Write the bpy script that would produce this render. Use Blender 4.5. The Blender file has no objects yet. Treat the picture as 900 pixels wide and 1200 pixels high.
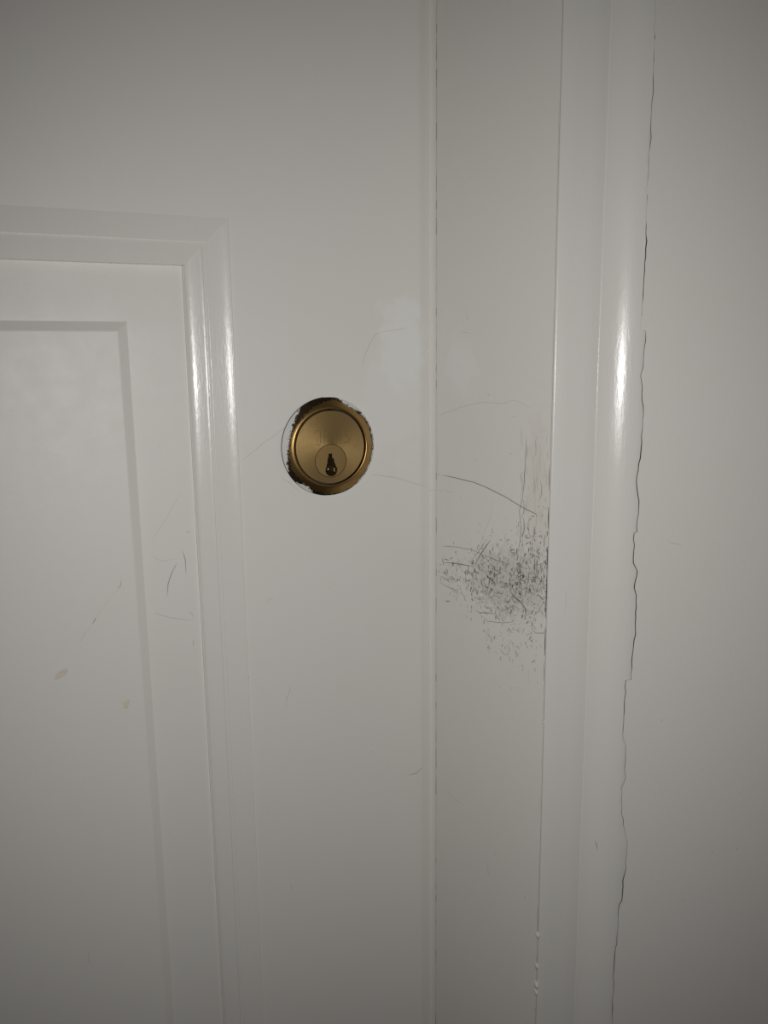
"""White panelled door with a brass rim cylinder lock, seen by phone flash.
World units are metres: door face in the plane y = 0, x to the right, z up, floor at z = 0."""
import bpy, bmesh, math, random
from mathutils import Vector, Matrix, noise

# ------------------------------------------------------------------ camera, world, light
scene = bpy.context.scene
col = scene.collection
LOCK_Z = 1.45
CAM = Vector((-0.110, -0.300, 1.4832))
YAW, PITCH, ROLL = math.radians(24), math.radians(10.6), math.radians(-0.65)
fwd = Vector((math.sin(YAW)*math.cos(PITCH), math.cos(YAW)*math.cos(PITCH), -math.sin(PITCH)))
r0 = Vector((math.cos(YAW), -math.sin(YAW), 0)); u0 = r0.cross(fwd)
right = r0*math.cos(ROLL) + u0*math.sin(ROLL); up = u0*math.cos(ROLL) - r0*math.sin(ROLL)
cam_data = bpy.data.cameras.new('camera')
cam = bpy.data.objects.new('camera', cam_data); col.objects.link(cam)
cam_data.sensor_fit = 'VERTICAL'; cam_data.sensor_height = 36.0; cam_data.sensor_width = 27.0
cam_data.lens = 36.0*950/1200; cam_data.clip_start = 0.01
m = Matrix((right, up, -fwd)).transposed().to_4x4(); m.translation = CAM
cam.matrix_world = m
scene.camera = cam

world = bpy.data.worlds.new('dim_hall'); scene.world = world; world.use_nodes = True
bgn = world.node_tree.nodes['Background']
bgn.inputs[0].default_value = (1.0, 0.93, 0.84, 1); bgn.inputs[1].default_value = 0.035

ld = bpy.data.lights.new('phone_flash_offscreen', 'SPOT'); ld.energy = 1.79; ld.shadow_soft_size = 0.004
ld.spot_size = math.radians(110); ld.spot_blend = 1.0
ld.color = (1.0, 0.985, 0.955)
flash = bpy.data.objects.new('phone_flash_offscreen', ld); col.objects.link(flash)
mf = m.copy(); mf.translation = CAM + right*0.020 - up*0.010
flash.matrix_world = mf

vs = scene.view_settings
vs.view_transform = 'Standard'; vs.look = 'None'; vs.gamma = 1.0; vs.use_curve_mapping = False
vs.exposure = 0.0

# ------------------------------------------------------------------ measured wear (millimetres)
# marks: (width, tone, [(a, b), ...]); b is the height above the lock centre, a is x on the door, else the distance along the jamb or the casing
CRACK = [(29.7, 149.78), (30.06, 134.15), (30.46, 123.54), (30.24, 104.6), (30.12, 94.95), (29.45, 90.21), (30.17, 87.98), (30.2, 78.11), (30.54, 68.12), (30.26, 55.07), (30.01, 50.68), (29.61, 43.0), (31.82, 42.39), (31.52, 35.83), (31.5, 29.81), (30.7, 26.8), (32.18, 15.79), (32.06, 5.27), (32.02, -3.18), (30.96, -12.01), (32.27, -19.07), (32.05, -30.86), (31.02, -31.19), (31.24, -42.81), (32.89, -45.84), (32.02, -52.47), (33.02, -55.51), (33.32, -68.88), (32.5, -80.0), (32.59, -89.24), (30.5, -89.43), (30.45, -101.95), (30.23, -112.45), (31.65, -116.65), (31.54, -126.43), (32.27, -130.3), (30.74, -134.81), (31.22, -145.94), (34.14, -158.11), (33.91, -171.81), (33.02, -175.61), (33.06, -184.71), (32.01, -186.79), (31.67, -202.11), (31.03, -217.68), (31.56, -242.67)]
JAMB_MARKS = [
    (0.22, 0, [(3.48, -14.33), (8.59, -14.57), (14.06, -15.12), (19.84, -15.62), (25.5, -16.79), (30.62, -18.32), (35.64, -19.82), (40.97, -21.91), (45.79, -23.68), (50.12, -24.8), (50.93, -26.02)]),
    (0.18, 0, [(0.16, -14.27), (2.06, -14.28)]),
    (0.15, 1, [(-5.63, -21.79), (0.17, -20.99)]),
    (0.18, 1, [(1.13, -20.89), (3.97, -20.78)]),
    (0.15, 1, [(5.37, -20.81), (8.63, -20.65)]),
    (0.15, 2, [(9.55, -20.73), (13.66, -21.18)]),
    (0.15, 2, [(0.14, 10.04), (12.92, 14.32), (23.74, 16.66), (34.1, 16.3), (39.27, 17.73), (42.82, 16.87), (45.18, 15.66), (46.73, 15.08)]),
    (0.15, 2, [(0.62, -1.29), (0.64, -15.67)]),
    (0.13, 2, [(29.83, -21.49), (28.68, -28.54), (25.78, -35.93), (22.39, -43.54)]),
    (0.35, 1, [(28.84, -38.29), (26.3, -41.5), (23.3, -45.9), (21.14, -50.22)]),
    (0.18, 1, [(27.11, -38.2), (22.4, -44.61), (19.77, -47.56)]),
    (0.18, 1, [(45.11, 3.16), (44.93, -4.97), (44.7, -11.55), (44.08, -18.22), (42.65, -25.07), (43.61, -31.68), (43.31, -35.79), (41.86, -42.85)]),
    (0.15, 2, [(50.66, -2.92), (50.12, -11.04), (49.63, -20.91), (50.54, -26.07), (50.47, -37.4)]),
    (0.15, 2, [(49.56, -4.61), (50.43, -8.42)]),
    (0.13, 2, [(47.64, -19.48), (45.03, -24.77), (44.42, -32.24)]),
    (0.26, 0, [(4.06, -51.68), (9.74, -51.09), (15.74, -50.79), (21.14, -50.58)]),
    (0.18, 1, [(3.56, -44.68), (11.08, -43.87), (18.83, -43.75), (23.28, -44.47), (28.09, -45.47), (35.33, -46.36), (38.26, -46.91)]),
    (0.24, 0, [(2.64, -57.95), (5.52, -58.92), (8.38, -59.89)]),
    (0.2, 1, [(1.68, -60.78), (6.01, -61.84), (10.75, -62.8), (12.16, -64.39)]),
    (0.15, 1, [(0.21, -55.74), (4.08, -56.18)]),
    (0.2, 1, [(25.92, -45.47), (29.0, -48.15), (32.03, -50.45), (34.6, -51.76)]),
    (0.2, 1, [(27.64, -44.48), (31.1, -46.02), (35.36, -47.41)]),
    (0.31, 0, [(38.48, -57.36), (41.42, -59.58), (44.32, -61.08), (46.4, -63.43), (46.88, -66.12)]),
    (0.22, 1, [(34.46, -66.7), (37.81, -65.27), (40.67, -62.9), (43.58, -64.04)]),
    (0.22, 0, [(21.37, -69.16), (24.06, -69.68), (27.59, -68.91), (32.79, -68.51)]),
    (0.2, 1, [(25.41, -70.85), (28.08, -72.45), (35.83, -71.43), (40.0, -70.12)]),
    (0.22, 1, [(50.06, -65.42), (52.75, -62.76), (54.59, -58.95)]),
    (0.22, 1, [(48.99, -70.19), (51.43, -72.06), (54.95, -71.22), (56.46, -69.49)]),
    (0.15, 2, [(13.61, -71.57), (17.32, -73.01), (19.16, -73.72)]),
    (0.15, 2, [(16.41, -73.96), (18.2, -69.84)]),
    (0.15, 1, [(48.65, -87.92), (48.79, -93.25)]),
    (0.15, 2, [(37.57, -94.6), (40.46, -90.88)]),
    (0.18, 1, [(34.34, -82.64), (36.08, -84.39), (38.63, -84.46)]),
    (0.15, 2, [(25.55, -80.4), (31.66, -78.19), (33.41, -78.87)]),
    (0.18, 1, [(43.77, -38.44), (43.9, -43.54)]),
    (0.18, 1, [(50.66, -44.09), (51.62, -50.69)]),
    (0.2, 0, [(41.01, -41.27), (40.64, -43.05)]),
    (0.18, 1, [(29.32, -181.1), (30.33, -186.77)]),
    (0.15, 2, [(17.89, -228.48), (19.41, -232.01)]),
    (0.15, 2, [(4.4, -156.65), (16.75, -159.98)]),
    (0.18, 1, [(13.99, 43.87), (17.88, 43.1)]),
    (0.15, 2, [(0.57, 38.85), (1.03, 36.45)]),
]
SEAM_MARKS = [
    (0.38, 0, [(55.83, -21.78), (55.83, -25.68), (55.83, -29.93)]),
    (0.24, 1, [(55.83, -5.67), (55.83, -15.28)]),
    (0.43, 0, [(55.83, -36.49), (55.83, -41.46), (55.83, -47.11)]),
    (0.34, 0, [(55.83, -47.11), (55.83, -56.5), (55.83, -64.98)]),
    (0.31, 0, [(55.83, -68.38), (55.83, -73.52), (55.83, -80.43)]),
    (0.22, 1, [(55.83, -82.15), (55.83, -90.89)]),
    (0.17, 1, [(55.83, -91.93), (55.83, -96.16)]),
    (0.14, 2, [(55.83, -97.95), (55.83, -105.03)]),
    (0.19, 1, [(55.83, -106.1), (55.83, -108.62)]),
    (0.14, 2, [(55.83, -117.55), (55.83, -128.45)]),
    (0.12, 2, [(55.83, -133.91), (55.83, -148.7)]),
    (0.12, 2, [(55.83, -163.73), (55.83, -186.68)]),
    (0.17, 1, [(55.83, -188.71), (55.83, -200.48)]),
    (0.24, 0, [(55.83, -212.62), (55.83, -214.64)]),
    (0.38, 0, [(55.83, -217.31), (55.83, -218.68), (55.83, -216.53)]),
    (0.22, 1, [(55.83, -224.07), (55.83, -225.6)]),
    (0.22, 1, [(55.83, -237.06), (55.83, -239.09)]),
    (0.14, 2, [(55.83, 119.47), (55.83, 83.23), (55.83, 60.08)]),
    (0.14, 2, [(55.83, 51.22), (55.83, 17.85), (55.83, -4.09)]),
]
STILE_MARKS = [
    (0.18, 2, [(-35.09, -3.5), (-25.87, 3.13), (-15.5, 9.5)]),
    (0.21, 2, [(14.7, 30.72), (16.24, 35.66), (18.5, 39.94), (20.75, 43.23), (22.97, 44.23)]),
    (0.18, 2, [(22.97, 44.23), (28.92, 44.91), (34.96, 45.94)]),
    (0.21, 2, [(-19.64, -11.07), (-16.27, -13.31), (-12.23, -17.66)]),
    (0.21, 2, [(18.44, -12.3), (27.58, -13.97), (43.3, -19.39)]),
    (0.24, 2, [(-27.33, -60.12), (-25.88, -58.56), (-24.85, -59.05)]),
    (0.21, 2, [(-18.71, -96.26), (-19.55, -99.42), (-20.7, -101.42), (-21.21, -105.76)]),
    (0.24, 1, [(34.15, -148.02), (37.96, -148.08), (40.95, -145.88)]),
    (0.27, 1, [(-36.09, -88.45), (-35.83, -90.29)]),
    (0.24, 2, [(-1.85, -57.07), (-0.76, -57.93)]),
    (0.24, 2, [(-9.81, -42.67), (-8.76, -43.49)]),
    (0.21, 1, [(-21.73, -185.75), (-21.42, -187.87)]),
]
MARGIN_MARKS = [
    (0.12, 2, [(-69.33, -31.63), (-62.9, -22.54), (-57.76, -14.59)]),
    (0.3, 1, [(-56.41, -29.99), (-55.72, -29.07)]),
    (0.24, 1, [(-58.37, -36.7), (-57.59, -39.76), (-57.58, -45.42)]),
    (0.24, 1, [(-60.84, -41.05), (-62.95, -44.78), (-64.44, -48.59), (-65.02, -53.18)]),
    (0.21, 2, [(-69.69, -37.44), (-66.11, -39.8), (-61.37, -39.34)]),
    (0.21, 2, [(-70.41, -59.13), (-64.27, -62.02), (-56.03, -64.22)]),
    (0.24, 1, [(-57.13, -60.65), (-55.63, -62.91)]),
    (0.27, 1, [(-56.45, -72.07), (-56.26, -74.52)]),
    (0.21, 2, [(-65.28, 4.25), (-63.9, 1.99)]),
]
FIELD_MARKS = [
    (0.18, 1, [(-81.38, -44.63), (-81.82, -46.83), (-83.07, -47.64)]),
    (0.21, 3, [(-78.48, -46.28), (-84.07, -49.13), (-89.21, -54.89), (-92.83, -60.19)]),
    (0.54, 3, [(-91.19, -57.84), (-92.52, -59.91)]),
    (0.36, 3, [(-93.17, -60.79), (-95.71, -63.64), (-97.68, -66.57)]),
    (0.18, 2, [(-103.25, -189.42), (-103.68, -195.27), (-101.98, -197.75)]),
]
STAINS = [
    [(-106.95, -78.33), (-105.92, -76.23), (-104.12, -75.24), (-102.09, -74.94), (-101.9, -76.28), (-103.16, -77.69), (-104.94, -78.35), (-106.13, -78.8)],
    [(-83.95, -91.53), (-82.67, -90.76), (-81.45, -90.99), (-81.87, -92.61), (-82.61, -94.52), (-83.8, -93.94)],
]
WALL_MARKS = [
    (0.24, 1, [(45.34, -106.16), (45.74, -107.25)]),
    (0.24, 2, [(45.9, -136.33), (46.64, -137.11)]),
    (0.27, 1, [(69.53, -165.49), (70.2, -164.77)]),
    (0.27, 1, [(79.87, -164.56), (80.87, -163.47)]),
    (0.24, 2, [(43.84, -34.61), (46.53, -35.67), (49.87, -36.42)]),
    (0.24, 1, [(58.57, -185.75), (58.97, -186.56)]),
    (0.24, 2, [(73.53, -42.38), (75.09, -45.43)]),
    (0.24, 2, [(62.86, -127.61), (63.63, -128.75)]),
    (0.24, 2, [(49.55, -89.36), (50.61, -90.11)]),
    (0.21, 2, [(34.49, -130.59), (35.29, -132.84)]),
]
CASING_MARKS = [
    (0.24, 1, [(21.47, -158.29), (22.06, -159.85), (22.5, -162.18)]),
    (0.18, 2, [(2.55, -44.56), (3.24, -45.92)]),
    (0.18, 2, [(3.53, -44.25), (3.92, -46.27)]),
    (0.18, 2, [(7.44, -53.45), (7.09, -63.63)]),
]

# ------------------------------------------------------------------ materials
def nodes(mat):
    mat.use_nodes = True
    nt = mat.node_tree
    return nt, nt.nodes['Principled BSDF']

def math_node(nt, op, a, b=None, clamp=False):
    n = nt.nodes.new('ShaderNodeMath'); n.operation = op; n.use_clamp = clamp
    for i, v in enumerate((a, b)):
        if v is None: continue
        if isinstance(v, (int, float)): n.inputs[i].default_value = v
        else: nt.links.new(v, n.inputs[i])
    return n.outputs[0]

def noise_tex(nt, vec, scale, detail=4, rough=0.55, stretch=(1, 1, 1)):
    mp = nt.nodes.new('ShaderNodeMapping'); mp.inputs['Scale'].default_value = stretch
    nt.links.new(vec, mp.inputs['Vector'])
    n = nt.nodes.new('ShaderNodeTexNoise')
    n.inputs['Scale'].default_value = scale; n.inputs['Detail'].default_value = detail
    n.inputs['Roughness'].default_value = rough
    nt.links.new(mp.outputs[0], n.inputs['Vector'])
    return n.outputs['Fac']

def mixc(nt, fac, a, b):
    n = nt.nodes.new('ShaderNodeMix'); n.data_type = 'RGBA'
    if isinstance(fac, (int, float)): n.inputs[0].default_value = fac
    else: nt.links.new(fac, n.inputs[0])
    for i, v in ((6, a), (7, b)):
        if isinstance(v, tuple): n.inputs[i].default_value = (*v, 1)
        else: nt.links.new(v, n.inputs[i])
    return n.outputs[2]

def spot_mask(nt, vec, centre, radii, noise_scale, lo, hi):
    """Ragged blotch: ellipsoidal falloff broken up by noise."""
    mp = nt.nodes.new('ShaderNodeMapping')
    mp.inputs['Location'].default_value = tuple(-c/r for c, r in zip(centre, radii))
    mp.inputs['Scale'].default_value = tuple(1/r for r in radii)
    nt.links.new(vec, mp.inputs['Vector'])
    ln = nt.nodes.new('ShaderNodeVectorMath'); ln.operation = 'LENGTH'
    nt.links.new(mp.outputs[0], ln.inputs[0])
    nz = noise_tex(nt, vec, noise_scale, 5)
    v = math_node(nt, 'SUBTRACT', math_node(nt, 'ADD', math_node(nt, 'MULTIPLY', nz, 1.6), 0.2), ln.outputs['Value'])
    mr = nt.nodes.new('ShaderNodeMapRange'); mr.interpolation_type = 'SMOOTHSTEP'
    nt.links.new(v, mr.inputs['Value']); mr.inputs['From Min'].default_value = lo; mr.inputs['From Max'].default_value = hi
    return mr.outputs[0]

def paint(name, base, rough, grain=(1, 1, 1), scale=500, strength=0.15, dist=0.0002, tint=(0.96, 0.93, 0.88), spots=(), coarse=0.25, spec=0.5):
    """Old brushed or rolled white paint. spots: (centre, radii, noise scale, colour, amount, extra roughness)."""
    mat = bpy.data.materials.new(name); nt, b = nodes(mat)
    tc = nt.nodes.new('ShaderNodeTexCoord'); vec = tc.outputs['Object']
    big = noise_tex(nt, vec, 22, 3)
    c = mixc(nt, math_node(nt, 'MULTIPLY', big, 0.35), base, tuple(x*t for x, t in zip(base, tint)))
    fine = noise_tex(nt, vec, scale, 4, 0.6, grain)
    for centre, radii, ns, colour, amount in spots:
        k = spot_mask(nt, vec, centre, radii, ns, 0.0, 0.5)
        c = mixc(nt, math_node(nt, 'MULTIPLY', k, amount), c, colour)
    nt.links.new(c, b.inputs['Base Color'])
    rv = math_node(nt, 'ADD', math_node(nt, 'MULTIPLY', noise_tex(nt, vec, 140, 3, 0.5, grain), 0.16), rough-0.08)
    nt.links.new(rv, b.inputs['Roughness'])
    b.inputs['Specular IOR Level'].default_value = spec
    h = math_node(nt, 'ADD', fine, math_node(nt, 'MULTIPLY', noise_tex(nt, vec, 60, 3, 0.5, grain), coarse*6))
    bp = nt.nodes.new('ShaderNodeBump'); bp.inputs['Strength'].default_value = strength; bp.inputs['Distance'].default_value = dist
    nt.links.new(h, bp.inputs['Height']); nt.links.new(bp.outputs[0], b.inputs['Normal'])
    return mat

def plain(name, colour, rough=0.6, metallic=0.0):
    """A solid colour, faintly mottled."""
    mat = bpy.data.materials.new(name); nt, b = nodes(mat)
    tc = nt.nodes.new('ShaderNodeTexCoord')
    k = noise_tex(nt, tc.outputs['Object'], 900, 3)
    c = mixc(nt, k, tuple(x*0.8 for x in colour), tuple(min(1, x*1.2) for x in colour))
    nt.links.new(c, b.inputs['Base Color'])
    b.inputs['Roughness'].default_value = rough; b.inputs['Metallic'].default_value = metallic
    return mat

def brass(name, colour, rough, aniso=0.0, dirt=(0.16, 0.10, 0.04), dirt_amount=0.35):
    mat = bpy.data.materials.new(name); nt, b = nodes(mat)
    tc = nt.nodes.new('ShaderNodeTexCoord'); vec = tc.outputs['Object']
    k = noise_tex(nt, vec, 260, 5, 0.6)
    mr = nt.nodes.new('ShaderNodeMapRange'); nt.links.new(k, mr.inputs['Value'])
    mr.inputs['From Min'].default_value = 0.4; mr.inputs['From Max'].default_value = 0.75
    c = mixc(nt, math_node(nt, 'MULTIPLY', mr.outputs[0], dirt_amount), colour, dirt)
    nt.links.new(c, b.inputs['Base Color'])
    b.inputs['Metallic'].default_value = 1.0
    rv = math_node(nt, 'ADD', math_node(nt, 'MULTIPLY', k, 0.2), rough-0.1)
    nt.links.new(rv, b.inputs['Roughness'])
    if aniso:
        b.inputs['Anisotropic'].default_value = aniso
        b.inputs['Anisotropic Rotation'].default_value = 0.25
        tg = nt.nodes.new('ShaderNodeTangent'); tg.direction_type = 'RADIAL'; tg.axis = 'Y'
        nt.links.new(tg.outputs[0], b.inputs['Tangent'])
    bp = nt.nodes.new('ShaderNodeBump'); bp.inputs['Strength'].default_value = 0.12; bp.inputs['Distance'].default_value = 0.0001
    nt.links.new(noise_tex(nt, vec, 1500, 2), bp.inputs['Height']); nt.links.new(bp.outputs[0], b.inputs['Normal'])
    return mat

WHITE = (0.843, 0.832, 0.806)
lz = LOCK_Z
M = {}
M['stile'] = paint('white_gloss_door_paint', WHITE, 0.36, scale=700, strength=0.10, spots=(
    ((0.033, 0, lz+0.040), (0.014, 1, 0.022), 130, (0.90, 0.90, 0.885), 0.8),
    ((0.030, 0, lz+0.018), (0.018, 1, 0.030), 90, (0.88, 0.88, 0.86), 0.4)))
M['moulding'] = paint('white_gloss_moulding_paint', WHITE, 0.25, (1, 1, 0.25), 1100, 0.32, 0.0002, coarse=0.12)
M['field'] = paint('white_field_paint', WHITE, 0.46, scale=650, strength=0.22, spec=0.4)
M['jamb'] = paint('white_jamb_paint', (0.85, 0.835, 0.805), 0.45, (1, 1, 0.10), 900, 0.18, spots=(
    ((0.06612, -0.04721, lz-0.025), (1, 0.006, 0.050), 160, (0.72, 0.67, 0.57), 0.28),
    ((0.06169, -0.03567, lz-0.054), (1, 0.022, 0.016), 420, (0.56, 0.55, 0.52), 0.45),
    ((0.052, -0.012, lz+0.030), (1, 0.010, 0.016), 130, (0.89, 0.885, 0.865), 0.6)))
M['casing'] = paint('white_casing_paint', (0.843, 0.832, 0.806), 0.24, (1, 1, 0.22), 900, 0.30, 0.0002, coarse=0.15)
M['wall'] = paint('white_rolled_wall_paint', (0.835, 0.82, 0.795), 0.55, (1, 1, 1), 900, 0.30, 0.0002, spec=0.35)
M['floor'] = plain('dark_floor_board', (0.16, 0.10, 0.06), 0.5)
M['dark'] = plain('black_rubber_scuff', (0.075, 0.072, 0.068), 0.7)
M['mid'] = plain('grey_scuff_and_gap_shade', (0.24, 0.235, 0.22), 0.7)
M['faint'] = plain('pale_hairline', (0.60, 0.585, 0.55), 0.6)
M['ochre'] = plain('ochre_stain', (0.77, 0.715, 0.59), 0.5)
M['void'] = plain('crack_dirt_and_shade', (0.12, 0.105, 0.09), 0.9)  # crack sides: dirt, coloured dark for the shade inside the gap too
M['timber'] = plain('bare_timber', (0.36, 0.26, 0.17), 0.8)
M['brass_face'] = brass('brushed_brass', (0.49, 0.335, 0.145), 0.48, 0.35)
M['brass_plug'] = brass('worn_plug_brass', (0.43, 0.29, 0.125), 0.5)
M['brass_ring'] = brass('polished_old_brass', (0.42, 0.265, 0.10), 0.35)
M['tarnish'] = brass('black_tarnish', (0.075, 0.05, 0.03), 0.5, dirt=(0.02, 0.014, 0.01), dirt_amount=0.8)
M['chip'] = paint('paint_smear_on_brass', (0.74, 0.74, 0.72), 0.35, scale=900, strength=0.4)
M['letter'] = brass('stamped_letter_shade_brass', (0.30, 0.19, 0.075), 0.5)  # darker brass that paints the shade of the stamped strokes
M['pin'] = brass('worn_pin_brass', (0.75, 0.68, 0.55), 0.45)
TONES = [M['dark'], M['mid'], M['faint'], M['ochre']]

# ------------------------------------------------------------------ helpers
def link(name, verts, faces, mats, parent=None, mat_idx=None, smooth=False):
    me = bpy.data.meshes.new(name)
    me.from_pydata([tuple(v) for v in verts], [], faces)
    for mt in (mats if isinstance(mats, (list, tuple)) else [mats]): me.materials.append(mt)
    if mat_idx:
        for p, i in zip(me.polygons, mat_idx): p.material_index = i
    if smooth:
        for p in me.polygons: p.use_smooth = True
    me.update()
    o = bpy.data.objects.new(name, me); col.objects.link(o)
    if parent: o.parent = parent
    return o

def from_bm(name, bm, mats, parent=None, smooth=False):
    bmesh.ops.recalc_face_normals(bm, faces=bm.faces[:])
    me = bpy.data.meshes.new(name); bm.to_mesh(me); bm.free()
    for mt in (mats if isinstance(mats, (list, tuple)) else [mats]): me.materials.append(mt)
    if smooth:
        for p in me.polygons: p.use_smooth = True
    o = bpy.data.objects.new(name, me); col.objects.link(o)
    if parent: o.parent = parent
    return o

def tag(o, label, cat=None, group=None, kind=None):
    if label: o['label'] = label
    if cat: o['category'] = cat
    if group: o['group'] = group
    if kind: o['kind'] = kind
    return o

def empty(name, loc=(0, 0, 0)):
    o = bpy.data.objects.new(name, None); o.empty_display_size = 0.02; o.location = loc
    col.objects.link(o); return o

def add_box(bm, lo, hi):
    vs = [bm.verts.new((x, y, z)) for x in (lo[0], hi[0]) for y in (lo[1], hi[1]) for z in (lo[2], hi[2])]
    for f in ((0, 1, 3, 2), (4, 6, 7, 5), (0, 4, 5, 1), (2, 3, 7, 6), (0, 2, 6, 4), (1, 5, 7, 3)):
        bm.faces.new([vs[i] for i in f])

def ribbon(V, Fc, idx, pts, width, tone, taper=True):
    """Thin stroke in a surface's own 2-D millimetre coordinates, as quads."""
    n = len(pts); base = len(V)
    for i, (a, b) in enumerate(pts):
        p, q = pts[max(i-1, 0)], pts[min(i+1, n-1)]
        dx, dy = q[0]-p[0], q[1]-p[1]; l = math.hypot(dx, dy) or 1
        w = width*0.5*(0.35 if taper and i in (0, n-1) else 1.0)
        V.append((a-dy/l*w, b+dx/l*w)); V.append((a+dy/l*w, b-dx/l*w))
    for i in range(n-1):
        k = base+2*i; Fc.append((k, k+1, k+3, k+2)); idx.append(tone)

def wobble(pts, step, amp, rng):
    """Resample a stroke and roughen it slightly."""
    out = []
    for (a, b), (c, d) in zip(pts, pts[1:]):
        n = max(1, int(math.hypot(c-a, d-b)/step))
        for k in range(n):
            t = k/n
            out.append((a+(c-a)*t+(rng.uniform(-amp, amp) if k else 0), b+(d-b)*t+(rng.uniform(-amp, amp) if k else 0)))
    out.append(pts[-1]); return out

def marks(name, data, to3d, parent, seed=1, label=None):
    rng = random.Random(seed); V, Fc, idx = [], [], []
    for w, tone, pts in data:
        ribbon(V, Fc, idx, wobble(pts, 3.0, 0.12, rng), w, tone)
    o = link(name, [to3d(a, b) for a, b in V], Fc, TONES, parent, idx)
    o['kind'] = 'stuff'
    if label: o['label'] = label
    return o

def interp(tab, x):
    for (a, u), (b, v) in zip(tab, tab[1:]):
        if a <= x <= b: return u+(v-u)*(x-a)/(b-a)
    return tab[-1][1]

EPS = 0.00003
mm = lambda v: v/1000.0

# ------------------------------------------------------------------ floor and wall
FLOOR = tag(link('floor', [(-1.0, -1.2, 0), (1.1, -1.2, 0), (1.1, 0.12, 0), (-1.0, 0.12, 0), (-1.0, -1.2, -0.02), (1.1, -1.2, -0.02), (1.1, 0.12, -0.02), (-1.0, 0.12, -0.02)],
    [(0, 1, 2, 3), (7, 6, 5, 4), (4, 5, 1, 0), (5, 6, 2, 1), (6, 7, 3, 2), (7, 4, 0, 3)], M['floor']),
    'dark timber floor below the white door', 'floor', kind='structure')

JX = 0.0480                                   # corner of door and jamb
SPLAY, CANT = math.radians(21), math.radians(20)     # the reveal is splayed, the wall canted towards the opening
JT = Vector((math.sin(SPLAY), -math.cos(SPLAY), 0)); JN = Vector((-math.cos(SPLAY), -math.sin(SPLAY), 0))
JW = 0.05618                                    # width of the jamb
AR = Vector((JX, 0, 0)) + JT*JW              # arris of jamb and casing
CT = Vector((math.cos(CANT), -math.sin(CANT), 0)); CN = Vector((-math.sin(CANT), -math.cos(CANT), 0))
def jp(s_, z, off=0.0): v = Vector((JX, 0, 0))+JT*s_+JN*off; return (v.x, v.y, z)
def cp(u_, z, off=0.0): v = AR+CT*u_+CN*off; return (v.x, v.y, z)
HW_ = 0.00499                                   # wall face proud of the casing flat
TOP = 2.05
def cbox(bm, fn, a, b, o0, o1, z0, z1):
    vs = [bm.verts.new(fn(u_, z, o)) for u_ in (a, b) for o in (o0, o1) for z in (z0, z1)]
    for f in ((0, 1, 3, 2), (4, 6, 7, 5), (0, 4, 5, 1), (2, 3, 7, 6), (0, 2, 6, 4), (1, 5, 7, 3)): bm.faces.new([vs[i] for i in f])

# crack line between casing and wall, as x at height z, continued straight above and below the measured stretch
crack = sorted([(mm(b)+LOCK_Z, mm(a)) for a, b in CRACK])
rng = random.Random(4)
fine = []
for (z0, x0), (z1, x1) in zip(crack, crack[1:]):
    n = max(1, int((z1-z0)/0.0022))
    for k in range(n):
        t = k/n
        fine.append((z0+(z1-z0)*t, x0+(x1-x0)*t+(rng.uniform(-0.00028, 0.00028) if k else 0)))
fine.append(crack[-1])
zs_low = [0.0, 0.3, 0.6, 0.9, 1.1, fine[0][0]-0.03]; zs_high = [fine[-1][0]+0.03, 1.8, TOP]
line = [(z, fine[0][1]) for z in zs_low] + fine + [(z, fine[-1][1]) for z in zs_high]
def crack_gap(z):
    """Half the width of the open crack: a hairline that closes here and there."""
    k = noise.noise(Vector((0.3, 7.7, z*160))) * 0.5 + noise.noise(Vector((2.3, 1.7, z*45))) * 0.5
    h = 0.00007 + 0.00022*k
    if z > LOCK_Z + 0.075: h = 0.00006 + 0.00005*k
    return max(h, 0.00001)

# wall: front face with a ragged left edge that turns back into the crack
V, Fc, idx = [], [], []
XR = 1.0
for z, x in line:
    xx = x + crack_gap(z)
    V += [cp(xx, z, HW_-0.010), cp(xx, z, HW_), cp(x+0.05, z, HW_), cp(XR, z, HW_)]
n = len(line)
for i in range(n-1):
    for k in range(3):
        a = i*4+k; Fc.append((a, a+1, a+5, a+4)); idx.append(1 if k == 0 else 0)
wall = link('wall_right', V, Fc, [M['wall'], M['void']], None, idx)
tag(wall, 'plain white painted wall right of the door casing, cracked along its edge', 'wall', kind='structure')
bm = bmesh.new(); cbox(bm, cp, line[-1][1]+0.002, XR, HW_-0.0102, HW_-0.10, 0, TOP)
from_bm('plaster_body', bm, M['wall'], wall)
marks('surface_marks', WALL_MARKS, lambda a, b: cp(mm(a), LOCK_Z+mm(b), HW_+EPS), wall, 11, 'small grey specks and scratches')

# ------------------------------------------------------------------ casing (moulded trim with rounded bead)
prof = [(0.00005, -0.006), (0.00005, -0.0008)]      # (distance from the arris, height) up to the bead's top
for k in range(1, 6):           # softened arris
    a = math.radians(90-18*k); prof.append((0.0009-0.0009*math.sin(a), -0.0009+0.0009*math.cos(a)))
UQ, RB, A0, A1 = 0.01716, 0.02220, math.radians(38), math.radians(2)
prof += [(0.006, 0.00005), (UQ-0.006, 0.0), (UQ-0.0012, 0.0001), (UQ-0.0006, -0.0002), (UQ-0.0003, -0.0001)]
for k in range(15):
    a = A0+(A1-A0)*k/14
    prof.append((UQ+RB*(math.sin(A0)-math.sin(a)), 0.0002+RB*(math.cos(a)-math.cos(A0))))
xe, ye = prof[-1]
V, Fc, idx = [], [], []
np_ = len(prof)
for z, x in line:
    d1 = noise.noise(Vector((0, 0, z*30)))*0.00010
    g = x - crack_gap(z)
    for i, (pu, ph) in enumerate(prof):
        V.append(cp(min(pu, g-0.00002*(np_-i)), z, ph+d1*(i/np_)))
    V += [cp(max(g-0.0003, xe), z, HW_-0.0001), cp(max(g, xe+0.0001), z, HW_-0.0002), cp(max(g, xe+0.0001), z, HW_-0.010)]
row = np_+3
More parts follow.
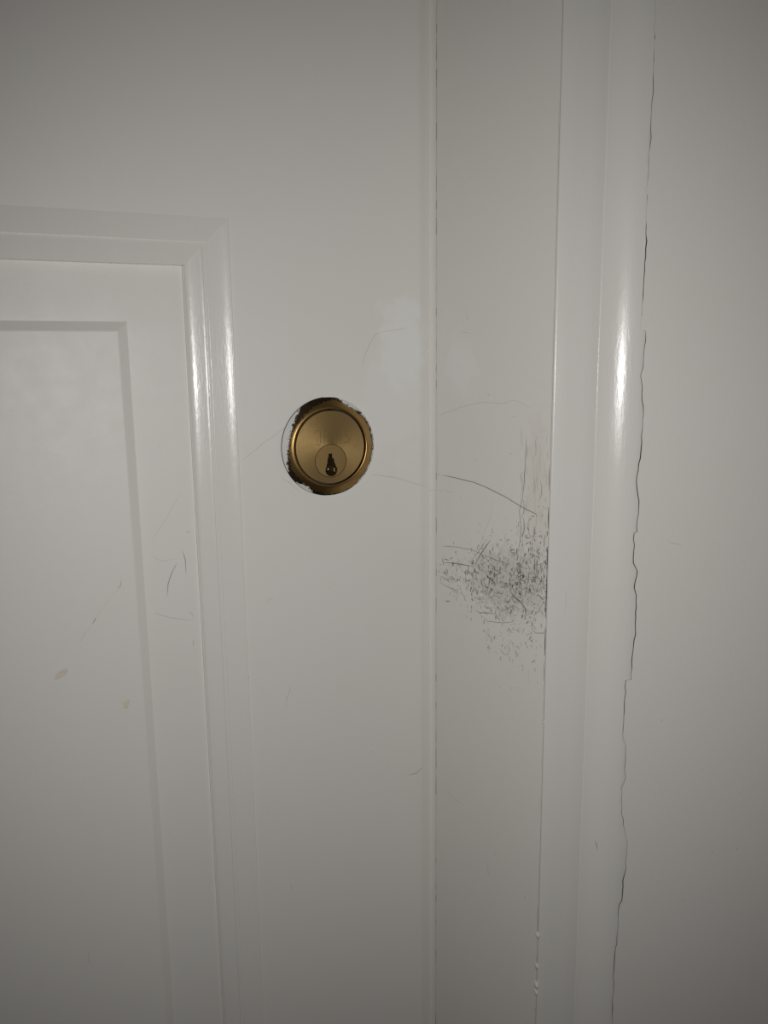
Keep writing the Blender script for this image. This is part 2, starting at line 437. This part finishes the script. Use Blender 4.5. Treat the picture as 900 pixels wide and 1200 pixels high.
for i in range(len(line)-1):
    for k in range(row-1):
        a = i*row+k; Fc.append((a, a+1, a+row+1, a+row)); idx.append(1 if k == row-2 else 0)
casing = link('trim_2', V, Fc, [M['casing'], M['void']], None, idx, smooth=True)
tag(casing, 'white painted door casing with a glossy rounded bead beside the wall', 'door casing', kind='structure')
mod = casing.modifiers.new('edges', 'EDGE_SPLIT'); mod.split_angle = math.radians(35)
bm = bmesh.new(); cbox(bm, cp, 0.0003, 0.06, -0.006, -0.04, 0, TOP)
from_bm('backing_batten', bm, M['timber'], casing)
marks('surface_marks', CASING_MARKS, lambda a, b: cp(mm(a), LOCK_Z+mm(b), interp(prof[6:], mm(a))+0.0001+EPS), casing, 12, 'short grey scratches')

def lump(parent, name, centre, r, flat_axis, seed, mat):
    """A dried paint drip: a squashed, uneven bead."""
    bm = bmesh.new(); bmesh.ops.create_icosphere(bm, subdivisions=2, radius=1)
    for v in bm.verts:
        k = 1+0.35*noise.noise(v.co*1.7+Vector((seed, 0, 0)))
        v.co *= k*r
        v.co[flat_axis] *= 0.45
        v.co += Vector(centre)
    return from_bm(name, bm, mat, parent, True)

# ------------------------------------------------------------------ jamb
V, Fc = [], []
zz = [0.0, 0.4, 0.8, 1.1] + [1.12+0.01*k for k in range(56)] + [1.8, TOP]
ss = [-0.006] + [JW*k/10 for k in range(10)] + [JW-0.0008, JW-0.0002]
for z in zz:
    for s_ in ss:
        w = noise.noise(Vector((3, s_*40, z*18)))*0.00012
        V.append(jp(s_, z, w if 0.001 < s_ < JW-0.002 else 0.0))
nr = len(ss)
for i in range(len(zz)-1):
    for k in range(nr-1):
        a = i*nr+k; Fc.append((a, a+1, a+nr+1, a+nr))
jamb = link('trim_1', V, Fc, M['jamb'], smooth=True)
tag(jamb, 'white door jamb with a band of dark scuffs, between door and casing', 'door jamb', kind='structure')
bm = bmesh.new(); cbox(bm, jp, -0.05, JW-0.004, -0.0004, -0.03, 0, TOP)
from_bm('jamb_core', bm, M['jamb'], jamb)
JP = lambda a, b: jp(mm(a), LOCK_Z+mm(b), 0.00014+EPS)
marks('scuff_lines', JAMB_MARKS, JP, jamb, 13, 'long dark scratches and hairline cracks')
marks('seam_crack', SEAM_MARKS, JP, jamb, 14, 'broken dark crack along the jamb edge')

# the rubbed band: hundreds of short strokes, too small to pick apart
rng = random.Random(21)
V, Fc, idx = [], [], []
def stroke(y, z, ln, ang, w, tone):
    bend = rng.uniform(-0.6, 0.6)
    pts = []
    for k in range(4):
        t = k/3-0.5
        a = ang+bend*t
        pts.append((y+math.cos(a)*ln*t, z+math.sin(a)*ln*t))
    ribbon(V, Fc, idx, pts, w, tone)
count = 0
W_ = JW*1000
while count < 1150:
    f = rng.random()                      # 0 at the door, 1 at the casing
    centre = -56+2*max(0, f-0.4)/0.3 + 4*max(0, f-0.7)/0.3
    spread = 4.5+7.5*f
    z = centre+rng.gauss(0, 1)*spread
    dens = 0.14+0.86*min(1, f/0.6)**1.6
    dens *= 0.25+0.75*(noise.noise(Vector((f*7, z*0.14, 5)))*0.5+0.5)*1.6
    if rng.random() > dens or f < 0.02: continue
    grain = rng.random() < 0.6
    ang = math.pi/2+rng.gauss(0, 0.16) if grain else rng.choice((0.15, 2.6, 2.2, 0.9))+rng.gauss(0, 0.3)
    ln = rng.uniform(0.5, 2.4) if grain else rng.uniform(0.6, 2.6)
    edge = abs(z-centre)/spread
    tone = 0 if rng.random() < 0.24-0.10*edge else (1 if rng.random() < 0.6-0.15*edge else 2)
    stroke(W_*f, z, ln, ang, rng.uniform(0.12, 0.36), tone); count += 1
for k in range(110):                      # stragglers below and faint grain lines above
    stroke(W_*rng.uniform(0.45, 0.95), rng.uniform(-88, -62), rng.uniform(0.6, 2.4), math.pi/2+rng.gauss(0, 0.6), rng.uniform(0.12, 0.3), rng.choice((1, 2, 2)))
for k in range(60):
    stroke(W_*rng.uniform(0.75, 0.99), rng.uniform(-50, 5), rng.uniform(2, 9), math.pi/2+rng.gauss(0, 0.05), rng.uniform(0.10, 0.25), rng.choice((1, 2, 2, 2)))
for k in range(40):
    stroke(W_*rng.uniform(0.03, 0.97), rng.uniform(-190, 60), rng.uniform(0.6, 2.0), math.pi/2+rng.gauss(0, 0.8), rng.uniform(0.12, 0.25), 2)
for k in range(190):                      # painted grey line for the gap shade where the jamb meets the door
    z = -340+k*3.2; pts = [(-0.1+0.1*noise.noise(Vector((0, 0, (z+d)*0.2))), z+d) for d in (0, 1.6, 3.2)]; ribbon(V, Fc, idx, pts, rng.uniform(0.16, 0.28), 1 if rng.random() < 0.35 else 2, False)
sc = link('scuff_and_gap_marks', [JP(a, b) for a, b in V], Fc, TONES, jamb, idx)
sc['kind'] = 'stuff'; sc['label'] = 'band of short black rubbed scuffs, plus painted gap shade beside the door'
for k, (y, z, r) in enumerate(((55.88, -202.32, 1.3), (55.88, -217.02, 1.2), (55.88, -226.03, 1.6), (55.88, -229.5, 1.3), (55.88, -107.84, 0.7))):
    lump(jamb, 'paint_drip', jp(mm(y), LOCK_Z+mm(z), 0.0001), mm(r), 0, k*3.1, M['casing'])

# ------------------------------------------------------------------ door
DX0, DX1 = -0.72, JX-0.0009
door = tag(empty('door_1', (0, 0.02, 0.006)), 'white painted panelled door with raised moulding and brass cylinder lock', 'door', kind='structure')
DP = Matrix.Translation(-door.location)
def door_part(o):
    o.parent = door; o.matrix_parent_inverse = DP
    return o

MX0, MX1 = -0.63, -0.0360           # outer edges of the moulded openings
PANELS = [(0.80, LOCK_Z+0.0836), (0.16, 0.66)]
DT, BACK = 2.0, 0.044
HOLE_R = 0.0150
# face of stiles and rails: a grid with the openings left out, the lock hole cut and the closing edge eased
ease = [(0.0, 0.0)] + [(0.0070*k/8, 0.0036*(k/8)**1.02) for k in range(1, 9)]
XS = [DX0, MX0, MX1, -0.020, 0.020] + [DX1-0.0070+e for e, _ in ease]
YS = [0]*5 + [d for _, d in ease]
ZS = [0.006, PANELS[1][0], PANELS[1][1], PANELS[0][0]] + [1.15+0.02*k for k in range(14)] + [LOCK_Z-0.020, LOCK_Z+0.020] + [LOCK_Z+0.03+0.02*k for k in range(3)] + [PANELS[0][1]] + [1.56+0.02*k for k in range(6)] + [1.8, DT]
ZS = sorted(set(round(z, 5) for z in ZS))
V = [(x, y, z) for z in ZS for x, y in zip(XS, YS)]
nx = len(XS); Fc = []
for j in range(len(ZS)-1):
    for i in range(nx-1):
        zc = (ZS[j]+ZS[j+1])/2
        if i == 1 and any(a < zc < b for a, b in PANELS): continue
        if i == 3 and LOCK_Z-0.0201 < ZS[j]+1e-4 and ZS[j+1] < LOCK_Z+0.0202: continue
        a = j*nx+i; Fc.append((a, a+1, a+nx+1, a+nx))
# square cell with the round lock hole
NS = 64; b0 = len(V)
for k in range(NS):
    a = 2*math.pi*(k+0.5)/NS; c, s = math.cos(a), math.sin(a); q = 0.020/max(abs(c), abs(s))
    V += [(c*q, 0, LOCK_Z+s*q), (c*HOLE_R, 0, LOCK_Z+s*HOLE_R), (c*HOLE_R, BACK, LOCK_Z+s*HOLE_R)]
corners = []
for cx, cz in ((0.02, 0.02), (-0.02, 0.02), (-0.02, -0.02), (0.02, -0.02)):
    corners.append(len(V)); V.append((cx, 0, LOCK_Z+cz))
for k in range(NS):
    a, c = b0+3*k, b0+3*((k+1) % NS)
    Fc += [(a, a+1, c+1, c), (a+1, a+2, c+2, c+1)]
    if (k+1) % 16 == 8: Fc.append((a, c, corners[(k+1)//16]))
# sides, back
b0 = len(V)
V += [(DX0, 0, 0.006), (DX1, 0.0036, 0.006), (DX1, BACK, 0.006), (DX0, BACK, 0.006), (DX0, 0, DT), (DX1, 0.0036, DT), (DX1, BACK, DT), (DX0, BACK, DT)]
Fc += [tuple(b0+i for i in f) for f in ((0, 3, 2, 1), (4, 5, 6, 7), (0, 4, 7, 3), (1, 2, 6, 5), (3, 7, 6, 2))]
frame = door_part(link('stile_and_rail_frame', V, Fc, M['stile'], smooth=True))
mod = frame.modifiers.new('edges', 'EDGE_SPLIT'); mod.split_angle = math.radians(35)
marks('surface_marks', STILE_MARKS, lambda a, b: (mm(a), -EPS-0.00002, LOCK_Z+mm(b)), frame, 15, 'hairline cracks in the paint')
rngd = random.Random(9)
for k in range(9):
    x, z = rngd.uniform(-30, 36), rngd.uniform(-200, -50)
    lump(frame, 'paint_nib', (mm(x), -0.00002, LOCK_Z+mm(z)), mm(rngd.uniform(0.25, 0.5)), 1, k, M['stile'])

# moulding pieces, mitred; profile (distance in from the outer edge, height proud of the stile)
def arc_pts(u0_, h0, u1, h1, s0, s1, n):
    """Points from (u0,h0) to (u1,h1) with end slopes s0, s1 (Hermite)."""
    L = u1-u0_; out = []
    for k in range(n+1):
        t = k/n
        h = (2*t**3-3*t*t+1)*h0+(t**3-2*t*t+t)*L*s0+(-2*t**3+3*t*t)*h1+(t**3-t*t)*L*s1
        out.append((u0_+L*t, h))
    return out
SIDE = [(-0.1, -0.2), (0.0, 0.25), (0.2, 0.42), (0.45, 0.46), (0.6, 0.38)] + arc_pts(0.8, 0.42, 3.4, -0.10, -0.34, -0.09, 8) + arc_pts(3.5, -0.11, 8.4, -0.30, -0.07, -0.01, 4) + \
    [(8.5, -0.45), (8.8, -0.5), (9.2, -0.42), (9.8, -0.5), (10.0, -0.75)] + arc_pts(10.1, -0.8, 13.8, -0.95, 0.0, -0.08, 4) + arc_pts(13.9, -0.96, 16.2, -1.50, -0.09, -0.46, 8) + [(16.4, -1.9), (16.6, -2.0), (16.9, -2.2), (17.0, -3.05)]
HEAD = [(-0.1, -0.2), (0.0, 0.05)] + arc_pts(0.2, 0.08, 8.2, 0.62, 0.07, 0.06, 8) + \
    [(8.4, 0.63), (8.4, 0.2), (8.9, 0.20)] + arc_pts(9.1, 0.20, 16.2, 0.60, 0.06, 0.05, 8) + [(16.6, 0.62), (16.6, -3.05)]
def moulding(x0, x1, z0, z1, side):
    """One mitred piece of the frame; side in top, bottom, left, right."""
    p = HEAD if side in ('top', 'bottom') else SIDE
    V, Fc = [], []
    n = 40
    for k in range(n+1):
        t = k/n
        for u, h in p:
            u, h = mm(u), mm(h)
            if side in ('top', 'bottom'):
                xa, xb = x0+u, x1-u; x = xa+(xb-xa)*t
                z = z1-u if side == 'top' else z0+u
            else:
                za, zb = z0+u, z1-u; z = za+(zb-za)*t
                x = x1-u if side == 'right' else x0+u
            w = noise.noise(Vector((x*25, z*25, 1.5)))*0.00006
            V.append((x, -h+w, z))
    r = len(p)
    for k in range(n):
        for i in range(r-1):
            a = k*r+i
            f = (a, a+1, a+r+1, a+r)
            Fc.append(f if side in ('top', 'left') else f[::-1])
    o = link('moulding', V, Fc, M['moulding'], smooth=True)
    mod = o.modifiers.new('edges', 'EDGE_SPLIT'); mod.split_angle = math.radians(38)
    return door_part(o)

def field_panel(x0, x1, z0, z1):
    """Flat margin at y = 3 mm with a raised field on a narrow bevel."""
    rings = [(0.0, 0.003), (0.0205, 0.003), (0.0208, 0.00285), (0.0236, 0.0010), (0.0241, 0.0008)]
    V, Fc = [], []
    for ins, y in rings:
        V += [(x0+ins, y, z0+ins), (x1-ins, y, z0+ins), (x1-ins, y, z1-ins), (x0+ins, y, z1-ins)]
    for k in range(len(rings)-1):
        for i in range(4):
            a, b = 4*k+i, 4*k+(i+1) % 4
            Fc.append((a, b, b+4, a+4))
    a = 4*(len(rings)-1); Fc.append((a, a+1, a+2, a+3))
    b0 = len(V); V += [(x0, 0.012, z0), (x1, 0.012, z0), (x1, 0.012, z1), (x0, 0.012, z1)]
    Fc += [(b0+3, b0+2, b0+1, b0)] + [(b0+i, b0+(i+1) % 4, (i+1) % 4, i) for i in range(4)]
    return door_part(link('raised_panel', V, Fc, M['field']))

for k, (z0, z1) in enumerate(PANELS):
    for side in ('top', 'bottom', 'left', 'right'): moulding(MX0, MX1, z0, z1, side)
    pn = field_panel(MX0+0.0165, MX1-0.0165, z0+0.0155, z1-0.0155)
    if k == 0:
        marks('surface_marks', MARGIN_MARKS, lambda a, b: (mm(a), 0.003-EPS, LOCK_Z+mm(b)), pn, 16, 'thin grey scratches')
        marks('stain_streak', FIELD_MARKS, lambda a, b: (mm(a), 0.0008-EPS, LOCK_Z+mm(b)), pn, 17, 'thin ochre streak and hairline scratches')
        for poly in STAINS:
            st = link('stain_spot', [(mm(a), 0.0008-EPS, LOCK_Z+mm(b)) for a, b in poly], [tuple(range(len(poly)))], M['ochre'], pn)
            st['label'] = 'small ochre stain'

# ------------------------------------------------------------------ brass cylinder lock
lock = tag(empty('cylinder_lock', (0, 0, LOCK_Z)), 'round brass cylinder lock with keyhole and paint-smeared ring, set in white door', 'lock')
def lathe(name, prof, mats, n=96, mat_fn=None, parent=lock, centre=(0, 0)):
    """Turn (radius, height) around the lock axis; height points out of the door, -y."""
    V, Fc, idx = [], [], []
    for k in range(n):
        a = 2*math.pi*k/n
        for r, h in prof: V.append((centre[0]+r*math.cos(a), -h, centre[1]+r*math.sin(a)))
    q = len(prof)
    for k in range(n):
        for i in range(q-1):
            a, b = k*q+i, ((k+1) % n)*q+i
            Fc.append((a, b, b+1, a+1))
            idx.append(mat_fn(math.degrees(2*math.pi*(k+0.5)/n), i) if mat_fn else 0)
    return link(name, V, Fc, mats, parent, idx, True)

WHITE_T = [(0, .2), (30, .14), (45, .18), (58, .5), (70, .42), (78, 0), (124, 0), (145, .48), (165, .7), (185, .58), (200, .25), (208, 0), (222, 0), (230, .38), (242, .28), (248, 0), (295, 0), (312, .1), (330, .2), (360, .2)]
DARK_T = [(0, .42), (40, .46), (60, .62), (75, .4), (85, .3), (100, .6), (120, .85), (140, .95), (165, .98), (190, .8), (205, .62), (225, .58), (245, .45), (265, .18), (280, .06), (320, .34), (360, .42)]
NB = 34
cone = [(0.0193-0.0033*k/NB, 0.0005+0.0019*k/NB) for k in range(NB+1)]
rp = [(0.0150, 0.0), (0.01945, 0.0), (0.01940, 0.0004)] + cone + [(0.01585, 0.00245), (0.0156, 0.0026), (0.0153, 0.00268), (0.0150, 0.0026), (0.01482, 0.0024), (0.01475, 0.0021), (0.01475, 0.0006)]
def ring_mat(th, i):
    rho = (i-3)/NB
    a = math.radians(th)
    c = Vector((math.cos(a), math.sin(a), 0))
    nz = noise.noise(c*14+Vector((0, 0, rho*4)))*0.5+noise.noise(c*45+Vector((3, 0, rho*12)))*0.5+noise.noise(c*110+Vector((7, 1, rho*26)))*0.35
    if rho > 1: return 0
    if i < 3: return 1 if 95 < th < 265 else 2
    if rho < interp(WHITE_T, th)+nz*0.42 and interp(WHITE_T, th) > 0.03: return 2
    if rho < interp(DARK_T, th)+nz*0.42-0.05: return 1
    return 0
ring = lathe('trim_ring', rp, [M['brass_ring'], M['tarnish'], M['chip']], 540, ring_mat)
ring['label'] = 'bevelled brass ring smeared with white paint and black tarnish'

FH = 0.0022                         # face height
PZ, PR = -0.0054, 0.00635           # plug centre and radius
def disc_with_hole(name, outer, hole, h, depth, mat, smooth_wall=True):
    """Flat face between two closed outlines, with walls going back from both."""
    bm = bmesh.new()
    loops = []
    for pts in (outer, hole):
        vs = [bm.verts.new((x, -h, z)) for x, z in pts]
        es = [bm.edges.new((vs[i], vs[(i+1) % len(vs)])) for i in range(len(vs))]
        loops.append((vs, es))
    bmesh.ops.triangle_fill(bm, use_beauty=True, use_dissolve=False, edges=[e for _, es in loops for e in es])
    for vs, _ in loops:
        back = [bm.verts.new((v.co.x, -h+depth, v.co.z)) for v in vs]
        for i in range(len(vs)):
            j = (i+1) % len(vs); bm.faces.new((vs[i], vs[j], back[j], back[i]))
    return from_bm(name, bm, mat, lock)
circ = lambda r, cz=0.0, n=96: [(r*math.cos(2*math.pi*k/n), cz+r*math.sin(2*math.pi*k/n)) for k in range(n)]
face = disc_with_hole('cylinder_face', circ(0.01415), circ(PR+0.00022, PZ), FH, 0.012, M['brass_face'])
face['label'] = 'flat brushed brass face with worn stamped lettering'
# keyway outline, millimetres from the plug centre
KEY = [(-0.75, 2.7), (0.45, 2.75), (0.5, 1.2), (1.1, 0.6), (1.2, -0.5), (1.5, -1.2)]
bulb = [(0.15+2.1*math.cos(a), -3.5+2.35*math.sin(a)) for a in [math.radians(40-26*k) for k in range(11)]]
KEY = KEY + bulb + [(-1.45, -1.3), (-1.2, -0.8), (-1.2, 0.2), (-1.0, 1.0), (-0.8, 1.6)]
KEY = [(mm(x*1.22), PZ+mm(z*1.06)) for x, z in KEY]
plug = disc_with_hole('plug', circ(PR, PZ, 72), KEY, FH-0.00005, 0.011, M['brass_plug'])
plug['label'] = 'round brass plug around the keyhole'
bm = bmesh.new(); add_box(bm, (-0.0036, 0.030, PZ-0.0068), (0.0036, 0.031, PZ+0.0036))
from_bm('keyway_back', bm, M['brass_plug'], plug)
# inner lining of the keyway
n = len(KEY)
V = [(x*0.985, -FH+0.00035, PZ+(z-PZ)*0.985) for x, z in KEY]+[(x*0.985, 0.030, PZ+(z-PZ)*0.985) for x, z in KEY]
link('keyway_lining', V, [(i, (i+1) % n, n+(i+1) % n, n+i) for i in range(n)], M['brass_plug'], plug)
bm = bmesh.new(); bmesh.ops.create_uvsphere(bm, u_segments=16, v_segments=10, radius=0.0006)
for v in bm.verts: v.co = Vector((v.co.x-0.0003, v.co.y*1.4+0.0008, v.co.z*1.1+PZ-0.0036))
from_bm('key_pin', bm, M['pin'], plug, True)
bm = bmesh.new(); add_box(bm, (0.0015, -0.0010, PZ-0.0045), (0.0021, 0.006, PZ-0.0030))
from_bm('key_ward', bm, M['brass_face'], plug)

# worn stamped lettering across the face
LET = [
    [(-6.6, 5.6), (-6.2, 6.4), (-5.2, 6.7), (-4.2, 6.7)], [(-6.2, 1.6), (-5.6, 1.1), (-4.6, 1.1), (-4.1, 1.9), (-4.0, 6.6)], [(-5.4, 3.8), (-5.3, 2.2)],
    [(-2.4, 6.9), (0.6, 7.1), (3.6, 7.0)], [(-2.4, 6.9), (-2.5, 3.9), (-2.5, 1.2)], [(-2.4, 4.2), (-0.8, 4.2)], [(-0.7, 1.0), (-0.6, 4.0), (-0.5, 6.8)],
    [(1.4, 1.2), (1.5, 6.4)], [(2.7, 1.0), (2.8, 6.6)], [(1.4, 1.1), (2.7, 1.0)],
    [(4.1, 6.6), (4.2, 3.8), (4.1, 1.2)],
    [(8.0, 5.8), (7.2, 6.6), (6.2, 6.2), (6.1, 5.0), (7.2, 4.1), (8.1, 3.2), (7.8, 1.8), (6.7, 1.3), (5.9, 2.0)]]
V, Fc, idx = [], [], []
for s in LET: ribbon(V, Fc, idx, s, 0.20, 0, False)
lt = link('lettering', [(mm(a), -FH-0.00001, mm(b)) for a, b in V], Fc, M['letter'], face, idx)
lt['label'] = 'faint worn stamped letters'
